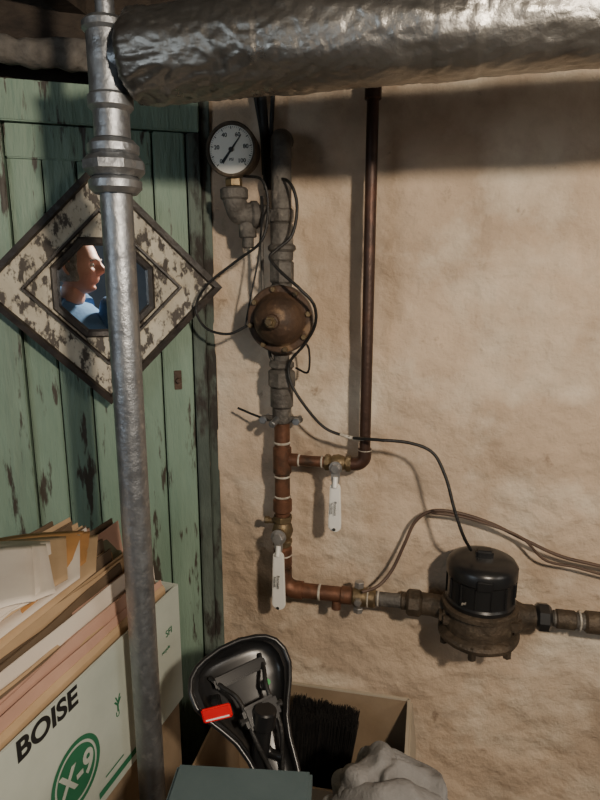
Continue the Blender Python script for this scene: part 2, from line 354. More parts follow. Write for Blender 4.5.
# ---------------------------------------------------------------- ball valves
def valve(pos,axis,hlen,hw,ang,name,sc=1.0,stemdir=V((0,-1,0))):
    g=group(name,pos); axis=V(axis); r=.0165*sc; L=.030*sc
    lathe('body',[(-L,r*.8),(-L,r*1.0),(-L*.6,r*1.0),(-L*.55,r*.85),(-L*.35,r*1.05),(0,r*1.22),(L*.35,r*1.05),(L*.55,r*.85),(L*.6,r*1.0),(L,r*1.0),(L,r*.8)],pos,axis,'brass',g,32)
    cyl('end_hex',pos-axis*L,pos-axis*L*.6,r*1.15,'brass',g,6); cyl('end_hex_b',pos+axis*L*.6,pos+axis*L,r*1.15,'brass',g,6)
    s=pos+stemdir*.018
    cyl('packing',s,s+stemdir*.016*sc,.0095*sc,'brass',g,24); cyl('stem_nut',s+stemdir*.018*sc,s+stemdir*.029*sc,.0105*sc,'steel',g,6)
    lathe('stem_washer',[(0,.0145*sc),(.002,.0145*sc)],s+stemdir*.0165*sc,stemdir,'steel',g,24)
    d=V((math.sin(ang),0,-math.cos(ang))); w=V((math.cos(ang),0,math.sin(ang)))
    o=s+stemdir*.0175*sc
    prism('tang',[(-.009,-.008),(.009,-.008),(.009,.024),(.0065,.036),(-.0065,.036),(-.009,.024)],o,w,d,.0025,'steel',g)
    off=stemdir*.008; o2=o+off+d*.032
    pts=[]; hw2=hw/2
    for t in range(9): a=math.pi+math.pi*t/8; pts.append((hw2*.8*math.cos(a),hw2*.8+hw2*.8*math.sin(a)))
    for t in range(13): a=math.pi*t/12; pts.append((hw2*math.cos(a),hlen-hw2+hw2*math.sin(a)))
    prism('grip',pts,o2-stemdir*.004,w,d,.008,'white',g,.002)
    sweep('tang_bend',[o+d*.020,o+d*.028+off*.4,o+d*.040+off],.0055,'white',g,10,5)
    ty_=-w if (d.cross(-w)).dot(stemdir)>0 else w
    text('grip_text','Premium',o2+d*(hlen*.48)+stemdir*.0045+w*.002,d,ty_,.0085,'ink',g)
    text('grip_text_b','Residential',o2+d*(hlen*.48)+stemdir*.0045-w*.005,d,ty_,.0055,'ink',g)
    pts2=[(.0035*math.cos(2*math.pi*t/12),.0035*math.sin(2*math.pi*t/12)) for t in range(12)]
    prism('hang_hole',pts2,o2+d*(hlen-.009)+stemdir*.0041,w,d,.0006,'ink',g)
    return g
vb=V((MX,YP,W(283,530,YP).z))
valve(vb,Z,.136,.030,.0,'ball_valve',1.15)
cyl('bleeder_stub',vb+Z*.02-X*.012,vb+Z*.02-X*.034,.006,'brass',wp,16); cyl('bleeder_cap',vb+Z*.021-X*.03,vb+Z*.021-X*.04,.0085,'brass',wp,8)
va=V((W(338,463,YP).x,YP,zr))
valve(va,X,.106,.027,.0,'ball_valve',.92)
# ---------------------------------------------------------------- ground clamp
gz0=W(283,417,YP).z; cg=group('ground_clamp',(MX,YP,gz0))
cyl('band',(MX,YP,gz0-.012),(MX,YP,gz0+.004),.0205,'iron',cg,24)
for sx in (-1,1):
    box('wing_%d'%sx,(MX+sx*.03,YP-.004,gz0-.003),(.03,.014,.012),'iron',cg,None,.003)
    cyl('bolt_%d'%sx,(MX+sx*.035,YP-.02,gz0-.003),(MX+sx*.035,YP+.018,gz0-.003),.005,'galv',cg,8)
    cyl('bolt_head_%d'%sx,(MX+sx*.035,YP-.026,gz0-.003),(MX+sx*.035,YP-.018,gz0-.003),.0085,'galv',cg,6)
cyl('saddle_screw',(MX-.012,YP-.04,gz0-.008),(MX-.005,YP-.01,gz0),.0075,'galv',cg,12)
# ---------------------------------------------------------------- pressure regulator
rc=W(278,320,YP-.06); rg=group('pressure_regulator',rc); RX,RZ=rc.x,rc.z
rr=pr(rc,34)
lathe('bell',[(0,.03),(.012,.034),(.028,rr*.75),(.045,rr*.97),(.052,rr),(.061,rr),(.063,rr*.97),(.064,rr*.82),(.068,rr*.76),(.085,rr*.70),(.100,rr*.58),(.110,rr*.42),(.115,rr*.26),(.117,.014),(.128,.013),(.130,.009)],(RX,YP+.015,RZ),(0,-1,0),'rust',rg,64)
lathe('rim_seam',[(0,rr*1.0),(.001,rr*1.02),(.003,rr*1.02),(.004,rr*1.0)],(RX,YP+.015-.055,RZ),(0,-1,0),'iron',rg,64)
cyl('adjust_nut',(RX,YP-.108,RZ),(RX,YP-.12,RZ),.0115,'brass',rg,6); cyl('adjust_screw',(RX,YP-.118,RZ),(RX,YP-.131,RZ),.006,'brass',rg,16)
for i in range(8):
    a=2*math.pi*i/8+.2; c=V((RX+math.cos(a)*rr*.9,0,RZ+math.sin(a)*rr*.9))
    cyl('flange_bolt_%d'%i,(c.x,YP-.044,c.z),(c.x,YP-.056,c.z),.0055,'brass',rg,6)
cyl('body_core',(RX,YP,RZ-.055),(RX,YP,RZ+.055),.026,'rust',rg,32,rough=.001)
cyl('outlet_collar',(MX,YP,RZ-.075),(MX,YP,RZ-.05),.022,'rust',rg,8)
cyl('inlet_collar',(MX,YP,RZ+.045),(MX,YP,RZ+.066),.022,'rust',rg,8)
# ---------------------------------------------------------------- pressure gauge
gg=group('pressure_gauge',gc); gr=pr(gc,26); GO=V((gc.x,YP-.012,gc.z))
lathe('case',[(0,gr*.86),(.003,gr*.93),(.030,gr*.93),(.031,gr*1.0),(.044,gr*1.02),(.047,gr*.98),(.047,gr*.9),(.042,gr*.87)],GO,(0,-1,0),'bronze',gg,64)
lathe('dial',[(0,gr*.89),(.0008,gr*.885)],GO-Y*.0415,(0,-1,0),'dial',gg,64)
fy=GO.y-.0428
vs=[];fs=[]
for i in range(51):
    a=math.radians(225-270*i/50)
    c,s=math.cos(a),math.sin(a); h=.0004 if i%5 else .0008; n=len(vs)
    for (r_,w_) in ((gr*.84,-h),(gr*.84,h),(gr*(.79 if i%5 else .74),h),(gr*(.79 if i%5 else .74),-h)):
        vs.append((GO.x+c*r_-s*w_,fy,GO.z+s*r_+c*w_))
    fs.append((n,n+1,n+2,n+3))
mk('ticks',vs,fs,'ink',gg,norm=False)
for i,t in enumerate(('0','20','40','60','80','100')):
    a=math.radians(225-270*i/5); text('numeral_%d'%i,t,(GO.x+math.cos(a)*gr*.59,fy,GO.z+math.sin(a)*gr*.59),X,Z,.0105,'ink',gg,bold=.0001)
a=math.radians(52); dx=V((math.cos(a),0,math.sin(a))); px_=V((-math.sin(a),0,math.cos(a))); o=V((GO.x,fy-.001,GO.z))
prism('needle',[(-gr*.6,-.0028),(-gr*.15,-.002),(gr*.66,-.0006),(gr*.66,.0006),(-gr*.15,.002),(-gr*.6,.0028)],o,dx,px_,-.0006,'ink',gg)
cyl('hub',o,o-Y*.003,.0042,'ink',gg,20)
text('dial_label','PSI',(GO.x,fy,GO.z-gr*.36),X,Z,.007,'ink',gg)
# ---------------------------------------------------------------- water meter
YM=YW-.095; mcx=W(480,600,YM); KX=mcx.x; wm=group('water_meter',mcx)
zt=W(481,557,YM).z; zm=W(481,602,YM).z; zl=W(481,637,YM).z
k=pr(mcx,1)
H=zt-zm
lathe('register_can',[(0,32*k),(.004,33.5*k),(.012,34*k),(.016,32.5*k),(H*.62,32.5*k),(H*.66,34*k),(H*.86,34*k),(H*.95,31*k),(H,26*k),(H+.003,20*k),(H+.004,.001)],(KX,YM,zm),Z,'black',wm,64)
box('lid_hinge',(KX+.002,YM-.002,zt+.008),(.034,.024,.022),'black',wm,None,.004)
box('lid_latch',(KX,YM-34*k,zm+H*.72),(.03,.008,.02),'black',wm,None,.002)
for i in range(14):
    a=2*math.pi*i/14; box('lid_rib_%d'%i,(KX+math.cos(a)*33*k,YM+math.sin(a)*33*k,zm+H*.4),(.004,.004,H*.45),'black',wm,None,.001)
text('meter_label','gal',(KX-18*k,YM-32*k,zm+H*.3),X,Z,.008,'tape',wm)
lathe('collar',[(0,34*k),(.003,37*k),(.012,37*k),(.016,34*k)],(KX,YM,zm-.012),Z,'bronze',wm,64)
hb=zm-zl
lathe('case_body',[(0,16*k),(.004,28*k),(.010,32*k),(.016,34*k),(.020,39*k),(.028,40*k),(.034,38*k),(.038,33*k),(hb*.8,34*k),(hb,32*k)],(KX,YM,zl-.012),Z,'bronze',wm,64,rough=.0015)
for i in range(6):
    a=2*math.pi*i/6+.3; c=V((KX+math.cos(a)*35*k,YM+math.sin(a)*35*k,0))
    cyl('case_bolt_%d'%i,(c.x,c.y,zl-.008),(c.x,c.y,zl+.022),.0085,'bronze',wm,6)
box('lug_a',(KX-32*k,YM-.01,zm-.028),(.03,.05,.032),'bronze',wm,None,.008)
box('lug_b',(KX+32*k,YM-.01,zm-.028),(.03,.05,.032),'bronze',wm,None,.008)
zmid=zb
def hm(p0,p1,rp,mt,nm,sg=32,z=None,parent=wm):
    z=zmid if z is None else z; a=V((W(p0,604,YP).x,YP,z)); c=V((W(p1,604,YP).x,YP,z)); a_=pr(a,rp)
    return cyl(nm,a,c,a_,mt,parent,sg,.2,rough=.0006)
hm(400,425,8,'bronze','tail_in'); hm(406,422,13.5,'bronze','coupling_nut_in',8); hm(420,436,11,'bronze','spud_in'); 
lathe('inlet_cone',[(0,11*k),(.02,12*k),(.05,20*k)],(W(430,604,YP).x,YP,zmid),(1,-.15,-.05),'bronze',wm,32)
lathe('outlet_cone',[(0,11*k),(.02,12*k),(.05,20*k)],(W(535,604,YP).x,YP,zmid),(-1,-.15,-.05),'bronze',wm,32)
hm(528,548,10,'bronze','spud_out'); hm(536,552,14,'black','coupling_nut_out',8)
mp=group('supply_pipe',(W(600,604,YP).x,YP,zmid))
hm(553,760,8,'iron','tail_pipe',parent=mp); hm(556,578,9.5,'bronze','tail_coupling',parent=mp); hm(580,582,10,'tape','tail_tape',parent=mp); hm(586,640,11,'bronze','tail_valve',parent=mp); 
# ---------------------------------------------------------------- cables
wc=group('signal_cable',W(350,435,1.15))
sweep('lead_a',[W(244,176,1.16),W(262,180,1.13),(W(268,205,1.13)),W(262,240,1.12),W(235,262,1.14),W(207,285,1.15),W(196,308,1.16),W(206,328,1.15),W(228,334,1.14),W(247,326,1.14)],.0027,'blackm',wc,10,8)
sweep('lead_b',[W(272,178,1.20),W(289,182,1.15),W(297,205,1.14),W(292,235,1.13),W(276,250,1.12),W(270,258,1.11),W(281,272,1.10),W(300,289,1.09),W(314,305,1.10),W(315,325,1.12),W(304,345,1.14),W(290,362,1.15),W(290,380,1.15),W(302,402,1.15),W(325,428,1.16),W(352,438,1.16)],.003,'blackm',wc,10,8)
sweep('lead_c',[W(352,438,1.16),W(380,440,1.13),W(410,443,1.13),W(433,453,1.13),W(446,478,1.12),W(454,508,1.11),W(463,535,1.11),W(471,550,YM-.02)],.0032,'blackm',wc,10,8)
sweep('lead_splice',[W(340,434,1.16),W(352,438,1.16),W(364,439,1.15)],.0038,'tape',wc,10,4)
sweep('lead_d',[W(238,408,1.2),W(252,414,1.19),W(268,420,1.17)],.0025,'blackm',wc,10,6)
sweep('lead_e',[W(296,368,1.2),W(308,372,1.18),W(309,350,1.17),W(303,340,1.16)],.0022,'blackm',wc,10,6)
sweep('lead_f',[W(268,205,1.13),W(262,225,1.14),W(258,260,1.15),W(250,300,1.15),W(245,328,1.15)],.0018,'blackm',wc,10,6)
tw=group('ground_wire',W(450,512,1.2))
sweep('strand_a',[W(362,592,1.16),W(378,586,1.18),W(392,570,1.2),W(404,545,1.212),W(415,522,1.22),W(432,511,1.22),W(458,513,1.22),W(490,523,1.22),W(525,540,1.22),W(560,556,1.22),W(600,566,1.22),W(700,590,1.22)],.0036,'tanwire',tw,10,8)
sweep('strand_b',[W(432,513,1.21),W(458,516,1.212),W(490,525,1.215),W(522,538,1.212),W(545,560,1.215),W(575,567,1.22),W(600,574,1.22),W(700,602,1.22)],.0028,'tanwire',tw,10,8)
# ---------------------------------------------------------------- paper carton
def hz_pt(px,py,z): return hit(px,py,V((0,0,z)),Z)
ZB=.90
Nn=hz_pt(0,755,ZB); Ff=hz_pt(178,584,ZB)
A=(Ff-Nn).normalized(); LB=(Ff-Nn).length; B=V((-A.y,A.x,0)); Wd=.265; hB=.25
fb=group('file_box',(Nn+Ff)/2+B*Wd/2-Z*hB/2)
def fbox(nm,a0,a1,b0,b1,z0,z1,mt):
    c=Nn+A*((a0+a1)/2)+B*((b0+b1)/2); c.z=(z0+z1)/2
    return box(nm,c,(a1-a0,b1-b0,z1-z0),mt,fb,(A,B,Z))
ex=.06
fbox('side_right',-ex,LB,0,.004,ZB-hB,ZB,'boxwhite'); fbox('side_left',-ex,LB,Wd-.004,Wd,ZB-hB,ZB,'boxwhite')
fbox('end_near',-ex,-ex+.004,.004,Wd-.004,ZB-hB,ZB,'boxwhite'); fbox('end_far',LB-.004,LB,.004,Wd-.004,ZB-hB,ZB,'boxwhite'); fbox('bottom',-ex,LB,0,Wd,ZB-hB-.004,ZB-hB,'boxwhite')
FO=-B*.0012
def fp(px,py): return hit(px,py,Nn+FO,B)
text('print_brand','BOISE',(fp(49,723)),A,Z,.044,'ink',fb,bold=.0012,sx=1.08)
cc=fp(77,774); rc_=.056
ring=[];f2=[]
for i in range(48):
    t=2*math.pi*i/48
    for r_ in (rc_,rc_*.86): ring.append(cc+A*math.cos(t)*r_+Z*math.sin(t)*r_)
for i in range(48): q=(i+1)%48; f2.append((2*i,2*q,2*q+1,2*i+1))
mk('print_ring',ring,f2,'greenink',fb,norm=False)
mk('print_disc',[cc+A*math.cos(2*math.pi*i/48)*rc_*.78+Z*math.sin(2*math.pi*i/48)*rc_*.78 for i in range(48)],[tuple(range(48))],'greenink',fb,norm=False)
text('print_grade','X-9',cc+FO,A,Z,.056,'boxwhite',fb,bold=.0014,sx=.9)
def bar(nm,px0,py0,L_,h_):
    p=fp(px0,py0); mk(nm,[p,p+A*L_,p+A*L_+Z*h_,p+Z*h_],[(0,1,2,3)],'greenink',fb,norm=False)
bar('print_bar',106,778,.05,.003); bar('print_bar_b',100,800,.14,.012)
text('print_tree','Y',fp(118,706),A,Z,.03,'greenink',fb,bold=.0002); text('print_tree_b','V',fp(118,700),A,Z,.022,'greenink',fb,bold=.0001); text('print_tree_c','U',fp(118,714),A,Z,.014,'greenink',fb)
text('print_note','SFI',fp(169,632),A,Z,.02,'greenink',fb); text('print_note_b','recycle',fp(166,650),A,Z,.010,'greenink',fb)
# folders
ff=group('file_folders',Nn+A*LB/2+B*Wd/2)
cols=['manila','pinkp','manila','pinkp','brownp','pinkp','manila','whitep','pinkp','brownp','pinkp','brownp','manila','pinkp','olive','manila','brownp','brownp','manila','orangep','brownp','olive','pinkp','olive','manila','olive','brownp','orangep','whitep','manila','brownp']
n=58
for i in range(n):
    x_=i/n
    b0=.010+(Wd-.03)*x_*.93; lean=.010+.022*x_+random.uniform(0,.007)
    h=.018+.098*min(1,x_/.42)**.85 -.03*max(0,x_-.42)+random.uniform(-.012,.010)
    a0=random.uniform(-ex+.012,.02); a1=LB-.012-random.uniform(0,.075); tw_=random.uniform(-.006,.008); rise=random.uniform(-.020,.024)
    th=random.choice((.0010,.0015,.0030,.0020)); vs=[];nseg=12
    p1_,p2_=random.uniform(0,6),random.uniform(0,6)
    for sgm in range(nseg+1):
        s=sgm/nseg; a=a0+(a1-a0)*s
        wav=.0024*math.sin(s*4+p1_)+.0010*math.sin(s*11+p2_)
        for (bb,z) in ((b0+wav*.3,ZB-hB+.01),(b0+wav+lean*.5+tw_*s*.5,ZB),(b0+lean+wav*1.5+tw_*s,ZB+h+rise*(s-.4))):
            for th_ in (0,th):
                p=Nn+A*a+B*(bb+th_); p.z=z; vs.append(p)
    fs=[]
    for sgm in range(nseg):
        o=sgm*6; q=o+6
        fs+=[(o,q,q+2,o+2),(o+2,q+2,q+4,o+4),(o+1,o+3,q+3,q+1),(o+3,o+5,q+5,q+3),(o+4,q+4,q+5,o+5)]
    fs+=[(0,2,3,1),(2,4,5,3)]; e=nseg*6; fs+=[(e,e+1,e+3,e+2),(e+2,e+3,e+5,e+4)]
    mk('folder_%d'%i,vs,fs,cols[i%len(cols)] ,ff)
def sheet(nm,pts,mt,parent=ff,th=.0012,sag=.010,ph=0):
    P=[V(p) for p in pts]; vs=[];g_=10
    for j in range(g_+1):
        for i in range(g_+1):
            s,t=i/g_,j/g_; p=(P[0]*(1-s)+P[1]*s)*(1-t)+(P[3]*(1-s)+P[2]*s)*t
            p=p+Z*(sag*math.sin(math.pi*s)*.6+.002*math.sin(t*5+ph)+.0015*math.sin(s*7+ph*2)); vs.append(p)
    fs=[(j*(g_+1)+i,j*(g_+1)+i+1,(j+1)*(g_+1)+i+1,(j+1)*(g_+1)+i) for j in range(g_) for i in range(g_)]
    o=mk(nm,vs,fs,mt,parent,True,False); so=o.modifiers.new('th','SOLIDIFY'); so.thickness=th; return o
zs=1.026
lay=[('manila',(-60,706),(96,572),(98,534),(-60,560)),('orangep',(-60,694),(86,562),(90,531),(-60,552)),('whitep',(-60,690),(80,578),(80,536),(-60,553)),('orangep',(-60,676),(70,564),(84,529),(-60,549)),
     ('manila',(-60,666),(68,580),(66,536),(-60,549)),('whitep',(-60,684),(54,578),(50,541),(-60,553)),('whitep',(-60,648),(56,592),(46,545),(-60,556)),('whitep',(-60,668),(40,590),(40,541),(-60,551)),('whitep',(-60,632),(36,602),(32,545),(-60,558))]
for i,(mt,a_,b_,c_,d_) in enumerate(lay):
    z_=zs+.0045*i
    P=[hz_pt(*a_,z_-.004),hz_pt(*b_,z_),hz_pt(*c_,z_+.004),hz_pt(*d_,z_)]
    sheet('sheet_%d'%i,P,mt,ph=i*1.7)
lb=group('cardboard_box',(Nn+Ff)/2+B*Wd/2-Z*.7)
c=Nn+A*(LB-ex)/2+B*(Wd/2)
box('carton',(c.x,c.y,.322),(LB+ex-.01,Wd-.01,.642),'card',lb,(A,B,Z),.004)
box('tape_strip',(c.x,c.y,.644),(LB+ex-.02,.05,.001),'cardL',lb,(A,B,Z))
# ---------------------------------------------------------------- open cardboard box by the wall
xl,xr=W(236,700,YW-.04).x,W(409,700,YW-.04).x; yb,yf=YW-.03,YW-.31; zt_=W(350,692,YW-.03).z
ob=group('open_cardboard_box',((xl+xr)/2,(yb+yf)/2,zt_-.15)); zb0=zt_-.33
for nm,c,d in (('back',((xl+xr)/2,yb,(zt_+zb0)/2),(xr-xl,.005,zt_-zb0)),('front',((xl+xr)/2,yf,(zt_+zb0)/2),(xr-xl,.005,zt_-zb0)),('left',(xl,(yb+yf)/2,(zt_+zb0)/2),(.005,yb-yf,zt_-zb0)),('right',(xr,(yb+yf)/2,(zt_+zb0)/2),(.005,yb-yf,zt_-zb0)),('base',((xl+xr)/2,(yb+yf)/2,zb0),(xr-xl,yb-yf,.005))):
    box(nm,c,d,'card',ob)
box('edge_back',((xl+xr)/2,yb,zt_+.002),(xr-xl,.007,.004),'cardL',ob); box('edge_right',(xr,(yb+yf)/2,zt_+.002),(.007,yb-yf,.004),'cardL',ob)
fl=V((.12,0,-1)).normalized(); box('flap_right',V((xr+.012,(yb+yf)/2,zt_-.05)),(.1,yb-yf-.01,.004),'cardL',ob,(fl,Y,fl.cross(Y)))
box('cardboard_box_low',((xl+xr)/2,(yb+yf)/2,(zb0-.003)/2),(xr-xl-.01,yb-yf-.01,zb0-.004),'card',ob,None,.004)
# ---------------------------------------------------------------- broom (upturned)
bc=W(317,780,YW-.12); br=group('push_broom',bc); bw=.13
bd=V((1,0,-.10)).normalized(); bu=V((.08,.06,1)).normalized()
box('block',bc-bu*.018,(bw+.01,.05,.034),'black',br,(bd,Y,bu),.006)
vs=[];fs=[]
for r_ in range(5):
    for c_ in range(16):
        base=bc+bd*(bw*(c_/15-.5))+Y*(.036*(r_/4-.5))
        for q in range(30):
            a=random.uniform(0,6.28); rd=random.uniform(0,.0025); sp_=random.uniform(0,.007)
            b0=base+bd*math.cos(a)*rd+Y*math.sin(a)*rd
            hgt=.175+.003*math.sin(c_*1.1)+random.uniform(-.005,.003)
            b1=b0+bu*hgt+bd*(math.cos(a)*sp_+ (c_/15-.5)*.01)+Y*(math.sin(a)*sp_+(r_/4-.5)*.02)
            n=len(vs); w=.0008
            for p in (b0,b1):
                ww=w if p is b0 else w*.8
                vs+= [p+bd*ww,p-bd*ww*.5+Y*ww,p-bd*ww*.5-Y*ww]
            fs+=[(n,n+1,n+4,n+3),(n+1,n+2,n+5,n+4),(n+2,n,n+3,n+5),(n+3,n+4,n+5)]
mk('bristles',vs,fs,'blackm',br,norm=False)
cyl('handle_socket',bc-bu*.03,bc-bu*.075,.016,'black',br); cyl('handle',V((bc.x-.005,bc.y,zb0+.004)),bc-bu*.06,.011,'card',br)
# ---------------------------------------------------------------- bicycle saddle
S0=D(229,645,.99); S1=D(288,798,.90); SL=(S1-S0); slen=SL.length; SL.normalize()
SN=(C-(S0+S1)/2).normalized(); SN=(SN+X*.35+Z*.1).normalized(); SN=(SN-SL*SN.dot(SL)).normalized(); SW=SN.cross(SL).normalized()
sg_=group('bicycle_saddle',(S0+S1)/2)
tab=[(0,.018),(.015,.040),(.05,.062),(.1,.076),(.18,.084),(.28,.083),(.38,.072),(.48,.057),(.58,.044),(.7,.036),(.85,.031),(.94,.027),(.98,.018),(1,.006)]
def wd(s):
    for (a,x),(c,y) in zip(tab,tab[1:]):
        if a<=s<=c: return x+(y-x)*(s-a)/(c-a)
def shell():
    vs=[];fs=[];ns=60;nt=20
    for i in range(ns+1):
        s=i/ns; w=wd(s); h=.022+.022*min(1,w/.07)
        e=math.sqrt(max(.02,1-max(0,(.06-s)/.06)**2)) ; h*=e
        for j in range(nt+1):
            a=-math.pi/2+math.pi*j/nt
            vs.append(S0+SL*(s*slen+ (0.012*math.cos(a) if s<.05 else 0))+SW*(w*math.sin(a))-SN*(h*math.cos(a)**.6 if math.cos(a)>0 else 0))
        for j in range(nt+1):
            a=math.pi/2-math.pi*j/nt
            w2=w*.86
            vs.append(S0+SL*(s*slen*.97+.004)+SW*(w2*math.sin(a))-SN*(h*.55*max(0,math.cos(a))**.5 -.004))
    k=2*(nt+1)
    for i in range(ns):
        for j in range(k):
            q=(j+1)%k; fs.append((i*k+j,i*k+q,(i+1)*k+q,(i+1)*k+j))
    fs.append(tuple(range(k))); fs.append(tuple(ns*k+j for j in range(k))[::-1])
    autosm(mk('shell',vs,fs,'black',sg_),50)
    pts=[S0+SL*(i/40*slen)+SW*wd(i/40)+SN*.003 for i in range(41)]
    pts2=[S0+SL*(i/40*slen)-SW*wd(i/40)+SN*.003 for i in range(41)]
    sweep('rim',pts[::-1]+pts2,.0042,'black',sg_,10,1)
shell()
def sp(s,w,n_): return S0+SL*(s*slen)+SW*w+SN*n_
for sx in (-1,1):
    sweep('rail_%d'%sx,[sp(.14,sx*.045,-.01),sp(.24,sx*.036,.012),sp(.36,sx*.024,.028),sp(.6,sx*.022,.028),sp(.75,sx*.014,.01),sp(.88,sx*.006,-.005)],.0036,'blackm',sg_,10,6)
box('clamp',sp(.48,0,.030),(.034,.058,.024),'black',sg_,(SL,SW,SN),.005)
cyl('clamp_bolt',sp(.48,-.036,.032),sp(.48,.036,.032),.006,'blackm',sg_,8)
pe=sp(.5,0,.045); post_d=V((-.10,-.06,-1)).normalized()
box('bridge',sp(.20,0,.004),(.018,.09,.008),'black',sg_,(SL,SW,SN),.003)
lathe('saddle_mark',[(0,.0075),(.002,.0075)],sp(.34,.028*(1 if SW.x>0 else -1),.006),SN,'blackm',sg_,24)
mk2=sp(.33,.034*(1 if SW.x>0 else -1),.010); lathe('green_dot',[(0,.005),(.002,.0045)],mk2,SN,'grngl',sg_,16)
rt=D(217,713,.90); tx=(R+UP*.25).normalized(); ty=(UP-R*.25).normalized()
box('red_reflector',rt,(.045,.021,.006),'red',sg_,(tx,ty,tx.cross(ty)),.002); box('reflector_stripe',rt+tx.cross(ty)*.0035-ty*.006,(.036,.002,.001),'white',sg_,(tx,ty,tx.cross(ty)))
box('reflector_mount',rt-tx.cross(ty)*.012+ty*.004,(.012,.03,.02),'black',sg_,(tx,ty,tx.cross(ty)),.002)
cyl('post',pe,pe+post_d*.20,.0135,'black',sg_,24); cyl('post_head',pe-post_d*.01,pe+post_d*.02,.018,'black',sg_,24)
sweep('post_lever',[D(262,740,.93),D(270,752,.93),D(283,757,.92)],.007,'black',sg_,12,5)
# ---------------------------------------------------------------- teal storage box
T0=D(178,762,.80); T1=D(290,800,.80); T1.z=T0.z; ta=(T1-T0).normalized(); tb=V((ta.y,-ta.x,0))
tl=group('storage_box',T0)
w_=(T1-T0).length+.03; c=T0+ta*(w_/2)+tb*.10
box('lid',(c.x,c.y,T0.z-.012),(w_,.20,.024),'teal',tl,(ta,tb,Z),.004)
box('body',(c.x,c.y,T0.z-.15),(w_-.012,.188,.26),'teal',tl,(ta,tb,Z),.003)
box('carton_under',(c.x,c.y,(T0.z-.28)/2),(w_-.02,.18,T0.z-.282),'card',tl,(ta,tb,Z),.003)
# ---------------------------------------------------------------- grey cloth
clc=D(390,795,.95); cl=group('grey_sweatshirt',clc)
vs=[];fs=[];ns=120;nt=80
for j in range(nt+1):
    t=j/nt*math.pi*.66
    for i in range(ns):
        a=2*math.pi*i/ns
        d=V((math.cos(a)*math.sin(t),math.sin(a)*math.sin(t),math.cos(t)))
        r_=.094*(1+.22*noise.noise(d*1.3+V((4,2,0))))
        wv=noise.noise(d*1.4+V((1,7,3)))*3.2
        fold=.0085*math.sin(11*(d.x*.75+d.y*.45+d.z*.3)+wv*1.6)*min(1,t*2)+.004*math.sin(23*(d.x*.3-d.z*.6)+wv*3)
        p=V((d.x*(r_*1.08+fold),d.y*(r_*.8+fold),d.z*(r_*.92+fold)))
        p.z-=.05*(t/2)**2
        vs.append(clc+V((0,0,-.02))+p)
for j in range(nt):
    for i in range(ns):
        q=(i+1)%ns; fs.append((j*ns+i,j*ns+q,(j+1)*ns+q,(j+1)*ns+i))
mk('fabric',vs,fs,'cloth',cl,True)
sweep('sleeve',[clc+V((-.085,-.02,-.03)),clc+V((-.05,-.05,.02)),clc+V((-.01,-.055,.045)),clc+V((.035,-.05,.04)),clc+V((.075,-.03,-.01))],lambda t:.020+.008*t,'cloth',cl,24,10,.010)
# ---------------------------------------------------------------- the photographer, seen in the mirror
def refl(p): return p-DN*(2*((p-mc).dot(DN)))
vh=C+ray(76,266)*2.5; hp=refl(vh)
rd=(vh-C); rd.z=0; rd.normalize(); rv=V((rd.y,-rd.x,0))
fv=(rv*.92-rd*.36).normalized(); hf=fv-DN*(2*fv.dot(DN)); hf.normalize()
hrt=V((hf.y,-hf.x,0))
pg=group('man',(hp.x,hp.y,.8))
def head():
    vs=[];fs=[];ns=72;nt=56
    g=lambda x,z,cx,cz,sx,sz:math.exp(-((x-cx)/sx)**2-((z-cz)/sz)**2)
    for j in range(nt+1):
        t=math.pi*j/nt
        for i in range(ns):
            a=2*math.pi*i/ns; d=V((math.sin(t)*math.cos(a),math.sin(t)*math.sin(a),math.cos(t)))
            x=d.x*.074; y=d.y*.094; z=d.z*.118
            if z<0:
                k=1-.30*(-z/.118)**1.5; x*=k; 
                if y<0: y*=1-.45*(-z/.118)
                else: y*=1-.06*(-z/.118)
            if d.y>0:
                f=min(1,d.y*2)
                y=(.094*d.y**.75)*(1 if z>-.0 else 1-.05*(-z/.118))
                y+=f*(.030*g(x,z,0,-.022,.011,.016)+.018*g(x,z,0,-.002,.008,.022)+.007*g(x,z,0,.026,.045,.012)
                      -.013*g(x,z,.031,.004,.016,.012)-.013*g(x,z,-.031,.004,.016,.012)
                      +.010*g(x,z,0,-.055,.022,.008)-.004*g(x,z,0,-.060,.024,.003)+.008*g(x,z,0,-.066,.02,.006)-.005*g(x,z,0,-.078,.03,.006)+.016*g(x,z,0,-.098,.028,.016)
                      +.006*g(x,z,.045,-.025,.02,.02)+.006*g(x,z,-.045,-.025,.02,.02))
            vs.append(hp+hrt*x+hf*y+Z*z)
    for j in range(nt):
        for i in range(ns):
            q=(i+1)%ns; fs.append((j*ns+i,j*ns+q,(j+1)*ns+q,(j+1)*ns+i))
    mk('head',vs,fs,'skin',pg,True)
head()
for sx in (-1,1):
    e=hp+hrt*(sx*.031)+hf*.076+Z*.003
    lathe('eye_%d'%sx,[(-.010,.003),(-.006,.009),(0,.011),(.006,.009),(.010,.003)],e,hf,'white',pg,16)
    lathe('iris_%d'%sx,[(0,.005),(.002,.004)],e+hf*.0095,hf,'ink',pg,12)
    sweep('brow_%d'%sx,[hp+hrt*(sx*.014)+hf*.098+Z*.022,hp+hrt*(sx*.032)+hf*.095+Z*.027,hp+hrt*(sx*.05)+hf*.080+Z*.020],.0035,'hair',pg,8,5)
    eo=hp+hrt*(sx*.074)-hf*.008-Z*.006
    sweep('ear_%d'%sx,[eo-Z*.028+hf*.006,eo-Z*.012+hrt*sx*.008-hf*.008,eo+Z*.012+hrt*sx*.012-hf*.012,eo+Z*.028+hrt*sx*.008,eo+Z*.020+hf*.012,eo-Z*.0+hf*.012],.0065,'skin',pg,10,6)
vs=[];fs=[];ns=64;nt=30
